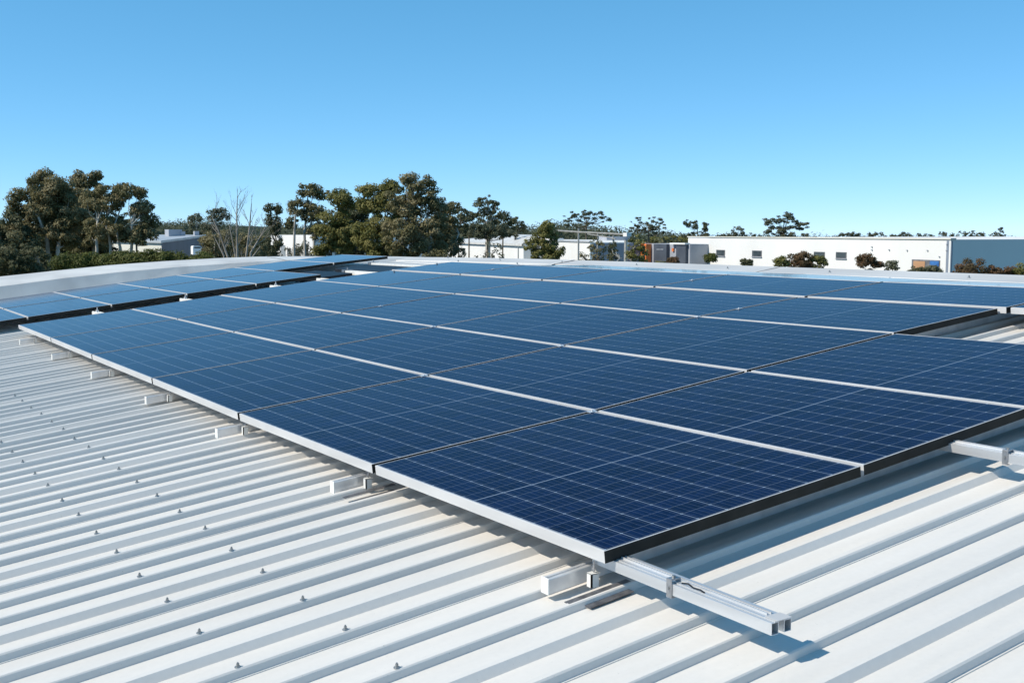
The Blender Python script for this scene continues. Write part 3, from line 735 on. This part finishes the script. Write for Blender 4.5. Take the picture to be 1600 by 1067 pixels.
def leaf_object(name, V, T, mat, parent=None):
    nf = len(V)//4; me = bpy.data.meshes.new(name)
    me.vertices.add(len(V)); me.vertices.foreach_set('co', V.astype(np.float32).ravel())
    me.loops.add(len(V)); me.loops.foreach_set('vertex_index', np.arange(len(V), dtype=np.int32))
    me.polygons.add(nf); me.polygons.foreach_set('loop_start', np.arange(0, len(V), 4, dtype=np.int32))
    try: me.polygons.foreach_set('loop_total', np.full(nf, 4, dtype=np.int32))
    except Exception: pass
    at_ = me.attributes.new('tint', 'FLOAT', 'FACE'); at_.data.foreach_set('value', T.astype(np.float32))
    me.update(calc_edges=True); me.validate(); me.materials.append(mat)
    o = bpy.data.objects.new(name, me); col.objects.link(o)
    if parent: o.parent = parent
    return o

def tree(name, label, cat, px, D, top, wpx, bot, fol, bark=BARKP, lobes=None, nclus=40, cr=.16, leaf=.13, dens=1.0, stems=1, seed=0, flat=.7,
         lean=0, base_px=None, group='eucalypts and trees beyond the roof', trunk_r=None, limbs=14, hollow=.35, gnd=GZ):
    """crown given by its picture extent (top, bot, width) at distance D; lobes = [(dx, dz, rx, rz)] in crown units"""
    leaf *= .78; rg = random.Random(seed); c = at(px, (top+bot)/2, D); s = D / FPX
    W2 = wpx*s/2; H2 = (bot-top)*s/2
    bp = at(base_px if base_px is not None else px, 400, D)
    root = empty(name, (bp[0], bp[1], gnd)); tag(root, label, cat, group)
    cc = np.array([c[0]-bp[0], c[1]-bp[1], c[2]-gnd])
    rt = np.array([RGT[0], RGT[1], 0]); rt /= np.linalg.norm(rt); dp = np.array([FWD[0], FWD[1], 0]); dp /= np.linalg.norm(dp)
    lobes = lobes or [(0,0,1,1)]
    tot = sum(l[2]*l[3] for l in lobes); C_ = []; R_ = []
    for l in lobes:
        n = max(2, round(1.7*nclus*l[2]*l[3]/tot)); got = 0; tries = 0
        while got < n and tries < 4000:
            tries += 1
            a, b, e_ = rg.uniform(-1,1), rg.uniform(-1,1), rg.uniform(-1,1)
            q = math.sqrt(a*a+b*b+e_*e_)
            if q > 1 or q < hollow: continue
            r = cr * (W2+H2)*.5 * rg.uniform(.55,1.2)
            rx = max(.2, l[2]*W2 - r*.35); rz = max(.2, l[3]*H2 - r*.75)
            p = cc + rt*(l[0]*W2*1.12 + a*rx*1.18) + dp*(b*rx*.85) + np.array([0,0,l[1]*H2 + e_*rz])
            if any(np.linalg.norm(p-o)< .55*r for o in C_): continue
            C_.append(p); R_.append(r); got += 1
    C_ = np.array(C_)
    npc = [max(12, int(dens * 11.0 * (r*r) / (leaf*leaf))) for r in R_]
    V, T = leaf_cloud(C_, R_, npc, leaf, seed+7, flat)
    leaf_object('crown', V, T, fol, root)
    # trunk and limbs: one woody mesh
    m = MB(); tr = trunk_r or max(.09, .018*(W2+H2)*2); zb = cc[2] - H2
    fork = []
    for k in range(stems):
        sx = (k - (stems-1)/2) * .35
        ff = Vector((rt*(sx*1.8 + lean) + dp*rg.uniform(-.3,.3)).tolist()); fz = max(1.0, zb + H2*rg.uniform(.05,.45))
        f0 = Vector((rt[0]*sx, rt[1]*sx, -.3)); f1 = Vector((cc[0]*.5 + ff.x, cc[1]*.5 + ff.y, fz))
        mid = f0.lerp(f1, .5) + Vector((rg.uniform(-.2,.2), rg.uniform(-.2,.2), 0))
        m.tube([f0, mid, f1], [tr, tr*.85, tr*.68], 7, cap=False); fork.append((f1, tr*.68))
        f2 = Vector(cc.tolist()) + Vector((rt*sx*1.5 + np.array([0,0,H2*rg.uniform(.1,.5)])).tolist()); md = f1.lerp(f2, .5) + Vector((rg.uniform(-.5,.5), rg.uniform(-.5,.5), 0))
        m.tube([f1, md, f2], [tr*.66, tr*.45, tr*.2], 6, cap=False); fork.append((md, tr*.45)); fork.append((f1.lerp(md,.5), tr*.55))
    idx = list(range(len(C_))); rg.shuffle(idx)
    for i in idx[:limbs]:
        t_ = Vector(C_[i].tolist()); cand = [f for f in fork if f[0].z < t_.z] or [fork[0]]
        f, r = min(cand, key=lambda q: (q[0]-t_).length)
        md = f.lerp(t_, .5) + Vector((0,0,-.12*(t_-f).length)) + Vector((rg.uniform(-.2,.2), rg.uniform(-.2,.2), 0))
        m.tube([f, md, t_], [r*.6, r*.38, r*.14], 5, cap=False)
        for _ in range(2):
            j = rg.choice(idx); t2 = Vector(C_[j].tolist())
            if (t2-md).length < W2*.6: m.tube([md, md.lerp(t2,.5)+Vector((0,0,.1)), t2], [r*.32, r*.2, r*.08], 4, cap=False)
    m.build('trunk', bark, root, smooth=True)
    return root

T = tree
# left group
T('eucalyptus_tree', 'dark bushy tree cut off by the left edge of the photo', 'tree', -8, 62, 322, 110, 440, F_DARK, BARKD, nclus=46, cr=.22, leaf=.13, seed=1, stems=2)
T('eucalyptus_tree', 'tall rounded eucalypt with pale forked trunk, leftmost of the tall trees', 'tree', 71, 64, 264, 112, 395, F_OLIVE, BARKP,
  lobes=[(0,.5,.72,.55),(-.45,-.05,.6,.6),(.4,-.1,.62,.65),(-.75,-.45,.45,.4),(.1,-.6,.7,.4)], nclus=105, cr=.19, leaf=.11, seed=2, stems=3, base_px=75, trunk_r=.17, hollow=.12, limbs=22)
T('eucalyptus_tree', 'eucalypt with two small knobbly tops behind and between the two largest left trees', 'tree', 138, 70, 264, 66, 420, F_OLIVE, BARKP,
  lobes=[(-.42,.78,.30,.22),(.25,.82,.38,.2),(0,.5,.75,.35),(0,0,1,.5),(0,-.5,1,.5)], nclus=120, cr=.15, leaf=.12, seed=3, stems=2, hollow=.2)
T('eucalyptus_tree', 'open spreading eucalypt with sky gaps and several trunks, right of the left group', 'tree', 188, 62, 280, 98, 398, F_OLIVE, BARKP,
  lobes=[(-.5,.45,.6,.45),(.2,.65,.55,.3),(.66,.25,.38,.34),(.8,-.12,.28,.25),(-.3,-.35,.7,.5),(.45,-.5,.55,.32)], nclus=88, cr=.16, leaf=.11, seed=4, stems=4, base_px=170, trunk_r=.12, limbs=26, hollow=.3)
T('eucalyptus_tree', 'bushy olive tree in the middle of the left group, behind the tall forked one', 'tree', 104, 76, 296, 80, 420, F_OLIVE, BARKD, nclus=70, cr=.18, leaf=.13, seed=8, hollow=.1)
T('dense_tree', 'low dark dense tree at the foot of the left group, nearest the left edge', 'tree', 22, 52, 372, 96, 455, F_DARK, BARKD, nclus=44, cr=.22, leaf=.10, seed=5)
T('dense_tree', 'dark dense tree filling the space under the tall left eucalypts', 'tree', 118, 72, 330, 110, 440, F_DARK, BARKD, nclus=54, cr=.2, leaf=.13, seed=6)
T('dense_tree', 'dark round tree tucked behind the lower right of the left group', 'tree', 213, 75, 326, 52, 380, F_DARK, BARKD, nclus=22, cr=.24, leaf=.13, seed=7)
hx = [(112,391,44),(146,394,40),(178,391,44),(210,389,46),(240,389,44),(268,392,40),(292,396,30),(316,394,28)]
pos_h = ['leftmost, beneath the dark trees','second from the left','third from the left','fourth, left of the white end wall','fifth, under the white end wall','sixth, under the corner of the grey shed','seventh, small and dark under the shed','eighth and rightmost, beside the brown shrubbery']
for k, (px, tp, wp) in enumerate(hx):
    T('hedge_bush', 'bright green bush of the hedge row, ' + pos_h[k], 'bush', px, 48, tp-5, wp*1.25, tp+150, F_HEDGE, BARKD, lobes=[(0,.62,1,.36),(0,0,1.1,.6),(0,-.5,1,.5)], nclus=80, cr=.26, leaf=.075, seed=20+k, group='bushes of the green hedge', limbs=3)
T('eucalyptus_tree', 'round-topped dark gum left of the bare tree', 'tree', 336, 130, 320, 44, 372, F_GREY, BARKP, lobes=[(.1,.35,.8,.6),(-.3,-.4,.7,.55)], nclus=26, cr=.2, leaf=.19, seed=30)
T('eucalyptus_tree', 'small round gum just left of the round-topped dark gum', 'tree', 306, 150, 331, 26, 370, F_GREY, BARKP, nclus=12, cr=.28, leaf=.22, seed=31)
T('brown_shrub', 'brown-green shrubbery at the foot of the bare tree, left part', 'shrub', 338, 70, 352, 52, 428, F_OLIVE, BARKD, nclus=30, cr=.22, leaf=.11, seed=32, group='shrubbery around the bare tree', dens=.8)
T('brown_shrub', 'brown-green shrubbery at the foot of the bare tree, right part', 'shrub', 386, 72, 356, 56, 428, F_OLIVE, BARKD, nclus=28, cr=.22, leaf=.11, seed=33, group='shrubbery around the bare tree', dens=.7)
# the bare tree
def bare_tree():
    D = 60; b = at(372, 430, D); root = empty('bare_tree', (b[0], b[1], GZ)); tag(root, 'leafless bleached tree with upright branches against the sky', 'tree')
    rt = Vector((RGT[0], RGT[1], 0)).normalized(); dp = Vector((FWD[0], FWD[1], 0)).normalized(); rg = random.Random(9); m = MB(); n_ = [0]
    def pt(px, py, dd=0): q = at(px, py, D+dd); return Vector((q[0]-b[0], q[1]-b[1], q[2]-GZ))
    def twigs(p, d, r, L, depth):
        if depth == 0 or n_[0] > 900: return
        n_[0] += 1
        q = p + d*L; md = p.lerp(q,.5) + Vector((rg.uniform(-.06,.06),rg.uniform(-.06,.06),0))*L
        m.tube([p, md, q], [r, r*.75, r*.5], 4, cap=False)
        for _ in range(rg.choice((2,2,3))):
            nd = (d + rt*rg.uniform(-.55,.55) + dp*rg.uniform(-.5,.5) + Vector((0,0,rg.uniform(-.05,.35)))).normalized()
            twigs(p.lerp(q, rg.uniform(.35,1)), nd, r*.52, L*rg.uniform(.5,.8), depth-1)
    stems = [[(372,470),(371,410),(370,360),(370,335),(371,306)], [(366,470),(356,402),(343,365),(331,338)], [(376,470),(385,400),(390,355),(393,318)],
             [(380,470),(392,395),(404,375),(415,355)], [(362,470),(350,400),(336,372)], [(374,470),(368,400),(358,350)], [(378,470),(396,400),(407,385)]]
    for st in stems:
        dd = rg.uniform(-.8,.8); pts = [pt(x, y, dd) for x, y in st]; pts[0].z = -.3
        n = len(pts); m.tube(pts, [.085 - .068*i/(n-1) for i in range(n)], 6, cap=False)
        for i in range(1, n):
            for _ in range(3):
                p = pts[i-1].lerp(pts[i], rg.random()); dirn = (pts[i]-pts[i-1]).normalized()
                nd = (dirn + rt*rg.choice((-1,1))*rg.uniform(.35,.75) + dp*rg.uniform(-.6,.6)).normalized()
                if p.z > 4: twigs(p, nd, .026*(1-.5*i/n), rg.uniform(.5,1.0), 4)
        twigs(pts[-1], (pts[-1]-pts[-2]).normalized(), .013, .35, 3)
    m.build('trunk', BARKT, root)
bare_tree()
T('conifer_tree', 'dark narrow spiky tree right of the bare tree', 'tree', 427, 80, 317, 32, 420, F_DARK, BARKD, lobes=[(-.3,.8,.4,.22),(.45,.8,.4,.2),(0,.4,.7,.4),(0,-.4,1,.65)], nclus=40, cr=.16, leaf=.13, seed=34, flat=1.1)
T('eucalyptus_tree', 'slender open gum with pale forked trunks left of the dense central group', 'tree', 481, 72, 281, 66, 385, F_OLIVE, BARKB,
  lobes=[(.15,.68,.55,.30),(.65,.55,.3,.22),(-.35,.15,.5,.35),(.2,.0,.6,.35),(-.72,-.3,.3,.3),(.4,-.5,.5,.35)], nclus=72, cr=.155, leaf=.12, seed=35, stems=3, base_px=471, trunk_r=.12, limbs=26, dens=.75)
T('grey_shrub', 'thin grey scrub in front of the small white building', 'shrub', 470, 74, 372, 60, 428, F_GREY, BARKB, nclus=18, cr=.22, leaf=.11, seed=36, dens=.5, limbs=12)
T('dense_tree', 'dense olive tree, leftmost of the dense central group', 'tree', 526, 68, 293, 66, 428, F_GREEN, BARKD, lobes=[(.1,.65,.7,.35),(-.25,.1,.75,.5),(.35,-.1,.7,.6),(-.2,-.6,.85,.45)], nclus=74, cr=.18, leaf=.115, seed=37, stems=2)
T('dense_tree', 'dense dark tree recessed in the middle of the central group', 'tree', 556, 76, 296, 50, 428, F_DARK, BARKD, nclus=46, cr=.2, leaf=.13, seed=38)
T('dense_tree', 'bright olive tall tree in the middle of the central group', 'tree', 594, 66, 279, 78, 428, F_GREEN, BARKD, lobes=[(.35,.82,.5,.2),(-.4,.55,.5,.4),(.3,.4,.65,.5),(-.1,-.2,.85,.55),(0,-.65,.9,.4)], nclus=90, cr=.17, leaf=.115, seed=39, stems=2)
T('eucalyptus_tree', 'tallest grey-olive gum of the central group with pale limbs', 'tree', 650, 64, 270, 100, 428, F_OLIVE, BARKB, lobes=[(0,.8,.45,.22),(.35,.6,.45,.32),(-.25,.45,.6,.4),(.3,.1,.7,.5),(-.2,-.25,.8,.5),(.15,-.65,.9,.4)], nclus=120, cr=.14, leaf=.11, seed=40, stems=3, limbs=30, hollow=.35)
T('eucalyptus_tree', 'shorter brownish gum on the right shoulder of the central group', 'tree', 696, 68, 304, 60, 410, F_OLIVE, BARKP, lobes=[(0,.5,.7,.45),(-.2,-.2,.85,.6),(.4,-.5,.6,.4)], nclus=54, cr=.17, leaf=.115, seed=41, stems=2)
T('small_tree', 'thin leafy sapling in front of the left end of the long white warehouse', 'tree', 708, 66, 372, 40, 430, F_GREY, BARKD, nclus=20, cr=.2, leaf=.10, seed=42, dens=.45, limbs=10)
T('gum_tree', 'blue-green gum behind the right shoulder of the central group', 'tree', 716, 105, 318, 36, 372, F_DARK, BARKD, nclus=24, cr=.2, leaf=.16, seed=43)
T('gum_tree', 'dark round-headed gum with visible trunk standing above the long white warehouse', 'tree', 763, 110, 303, 44, 356, F_DARK, BARKB, lobes=[(0,.35,.9,.62),(0,-.4,.95,.55)], nclus=40, cr=.17, leaf=.155, seed=44, hollow=.5, trunk_r=.35, limbs=20)
T('gum_tree', 'dark gum just left of the round-headed gum', 'tree', 733, 115, 322, 34, 374, F_DARK, BARKD, nclus=24, cr=.2, leaf=.17, seed=45)
T('gum_tree', 'dark gum just right of the round-headed gum', 'tree', 786, 115, 326, 36, 376, F_DARK, BARKD, nclus=26, cr=.2, leaf=.17, seed=46)
T('gum_tree', 'dark low tree left of the bushy olive tree, above the white warehouse', 'tree', 805, 135, 338, 32, 374, F_DARK, BARKD, nclus=20, cr=.22, leaf=.2, seed=47)
T('gum_tree', 'broad dark green tree under the round-headed gum', 'tree', 762, 108, 345, 66, 378, F_FAR, BARKD, nclus=30, cr=.25, leaf=.17, seed=48)
T('small_tree', 'sparse leafy sapling in front of the middle of the long white warehouse', 'tree', 770, 64, 374, 52, 430, F_GREY, BARKD, nclus=22, cr=.18, leaf=.095, seed=49, dens=.32, limbs=14)
T('olive_tree', 'bushy olive tree in front of the white warehouses right of centre', 'tree', 852, 60, 341, 60, 425, F_GREEN, BARKD, lobes=[(0,.45,.7,.5),(-.4,-.1,.6,.5),(.4,-.2,.6,.5),(0,-.5,.8,.4)], nclus=64, cr=.17, leaf=.10, seed=50, stems=2)
T('gum_tree', 'wide flat-topped open gum with sky showing through, above the white wall', 'tree', 916, 170, 323, 76, 362, F_DARK, BARKD, lobes=[(-.55,.15,.45,.55),(-.1,.35,.4,.5),(.35,.25,.5,.5),(.75,-.05,.3,.35),(-.1,-.5,.7,.3)], nclus=38, cr=.12, leaf=.15, seed=51, hollow=.2, limbs=24, flat=.45, dens=.8)
T('gum_tree', 'domed open-crowned gum above the orange tower', 'tree', 1014, 175, 333, 62, 376, F_DARK, BARKD, lobes=[(0,.3,.8,.65),(-.5,-.2,.5,.5),(.5,-.2,.5,.5)], nclus=40, cr=.12, leaf=.16, seed=52, hollow=.55, limbs=26, flat=.5, dens=.8)
T('gum_tree', 'ragged forked gum just left of where the large white building begins', 'tree', 1089, 178, 341, 46, 378, F_DARK, BARKD, lobes=[(-.6,.5,.28,.45),(-.1,.45,.25,.5),(.5,.25,.38,.5),(0,-.5,.9,.4)], nclus=46, cr=.15, leaf=.17, seed=53, hollow=.1, limbs=14)
T('dense_tree', 'low olive scrub mass behind the charcoal office block', 'tree', 1048, 190, 366, 70, 392, F_GREEN, BARKD, nclus=40, cr=.3, leaf=.22, seed=55, hollow=0)
T('gum_tree', 'tall spreading gum rising above the large white building', 'tree', 1226, 225, 330, 74, 384, F_GREY, BARKD, lobes=[(.1,.5,.42,.5),(-.6,.4,.35,.3),(.55,.15,.42,.3),(-.3,-.1,.6,.35),(.1,-.5,.8,.35)], nclus=56, cr=.13, leaf=.22, seed=54, hollow=.1, limbs=20, flat=.5)
small = [(1154,354,26,'low double-humped tree on the skyline above the small windows'),(1132,366,20,'tiny rounded tree on the skyline left of the double-humped one'),(1180,365,22,'tiny rounded tree on the skyline right of the double-humped one'),(1262,366,26,'tiny bushy tree on the skyline just right of the tall spreading gum'),
         (1318,365,26,'small spiky tree on the skyline above the lone square window'),(1334,362,22,'small round tree on the skyline just right of the spiky one'),(1368,364,28,'small reddish tree on the skyline above the russet bush'),
         (1408,362,24,'small round-headed tree on the skyline above the loading opening'),(1446,366,32,'low dome-shaped shrub on the skyline near the end of the white wall'),(1471,364,14,'tiny wispy tree on the skyline just before the corner of the white wall'),
         (1499,362,22,'small leaning tree on the skyline just past the corner of the white wall'),(1519,361,14,'upright small tree on the skyline, left of a pair above the grey wall'),(1532,364,16,'bushier small tree on the skyline, right of a pair above the grey wall'),(1557,363,16,'lower crown of the thin tufted pair near the right edge'),(1563,355,12,'tallest thin tufted tree on the skyline near the right edge')]
for k, (px, tp, wp, lab) in enumerate(small):
    T('skyline_tree', lab, 'tree', px, 235, tp-3, wp*1.2, max(tp+16, 380), [F_GREY, F_DARK, F_FAR][k % 3], BARKD, nclus=14 if wp > 15 else 9, cr=.24, leaf=.24, seed=60+k, group='small trees on the skyline', limbs=6)
T('slender_tree', 'brownish leafy tree in front of the brown and grey shed', 'tree', 932, 62, 370, 34, 425, F_OLIVE, BARKD, nclus=24, cr=.2, leaf=.095, seed=80, dens=.55)
T('slender_tree', 'dark conical tree with a pale leaning trunk left of the narrow office block', 'tree', 957, 60, 374, 26, 425, F_DARK, BARKB, lobes=[(0,.5,.45,.45),(0,-.3,.9,.7)], nclus=26, cr=.2, leaf=.09, seed=81, dens=.9)
T('slender_tree', 'loose olive tree between the narrow office block and the orange tower', 'tree', 995, 64, 366, 34, 425, F_GREEN, BARKP, nclus=34, cr=.18, leaf=.10, seed=82, dens=.75)
bl = [(1110,394,20,F_HEDGE,'round clipped bush at the left of the large white wall'),(1166,402,17,F_DARK,'small mushroom-shaped bush under the second square window'),(1221,399,22,F_GREEN,'small green bush left of the large russet bush'),
      (1248,388,40,F_RUST,'large russet and green bush before the middle of the white wall'),(1277,396,28,F_GREEN,'yellow-green bush under the shaded window'),(1353,394,30,F_RUST,'rounded russet bush right of the lone square window'),
      (1369,406,16,F_RUST,'low russet bush beside the rounded russet bush'),(1392,404,24,F_GREY,'thin silvery sapling on the white wall left of the loading opening'),(1432,413,24,F_DARK,'low dark shrub under the tan shutter'),
      (1456,413,22,F_GREY,'low grey shrub under the blue banner'),(1513,398,48,F_RUST,'large russet bush in front of the grey side wall'),(1548,413,26,F_RUST,'low russet bush right of the large russet one'),
      (1574,412,30,F_RUST,'low russet bush near the right edge'),(1596,409,34,F_GREEN,'green bush cut off by the right edge'),(1034,405,30,F_GREEN,'green bush at the foot of the charcoal panel'),(1051,400,18,F_RUST,'red-tinged bush beside the charcoal panel')]
for k, (px, tp, wp, fo, lab) in enumerate(bl):
    D = 84 if px > 1060 else 110
    T('garden_bush', lab, 'bush', px, D, tp, wp, tp + max(90, wp*2.4), fo, BARKD, lobes=[(0,1-wp/max(90,wp*2.4),1,wp/max(90,wp*2.4)),(0,.05,1.05,.5),(0,-.5,.85,.45)], nclus=70, cr=.17, hollow=.0, leaf=.105, seed=100+k, group='bushes in front of the buildings', limbs=5, dens=.45 if 'sapling' in lab else 1.0)
T('slender_tree', 'sparse shrub on the white wall between the bushy olive tree and the brown shed', 'tree', 908, 62, 384, 26, 425, F_OLIVE, BARKD, nclus=9, cr=.2, leaf=.085, seed=130, dens=.35)

# far woods: uncountable mass of crowns behind everything
def woods():
    rg = random.Random(77); C_ = []; R_ = []
    prof = [(-200,345),(0,340),(60,345),(140,345),(215,345),(240,343),(270,345),(300,341),(330,340),(360,349),(400,353),(440,352),(520,350),(700,350),(740,348),(800,350),(830,352),(870,346),(900,348),(940,350),(960,354),(990,360),(1020,356),(1060,364),(1100,365),(1150,366),(1250,367),(1400,370),(1500,370),(1560,371),(1620,370),(1750,372)]
    xs_ = [p[0] for p in prof]; ys_ = [p[1] for p in prof]
    for D, dy, n in ((190,9,230),(240,4,210),(300,0,190)):
        for k in range(n):
            px = -150 + 1900*(k+rg.random())/n; t = np.interp(px, xs_, ys_) + dy + rg.uniform(-1.5,3)
            r = rg.uniform(1.6,3.4)*D/240; p = at(px, t, D*rg.uniform(.93,1.07)); p[2] -= r*.8
            C_.append(p); R_.append(r)
            q = p.copy(); q[2] -= 1.6*r; C_.append(q); R_.append(r*1.25)
    npc = [int(3.6*r*r/(.33*.33)) for r in R_]
    V, T_ = leaf_cloud(np.array(C_), R_, npc, .33, 5, .8)
    o = leaf_object('far_woodland', V, T_, F_FAR); tag(o, 'continuous belt of distant woodland behind the buildings', 'woodland', kind='stuff')
woods()
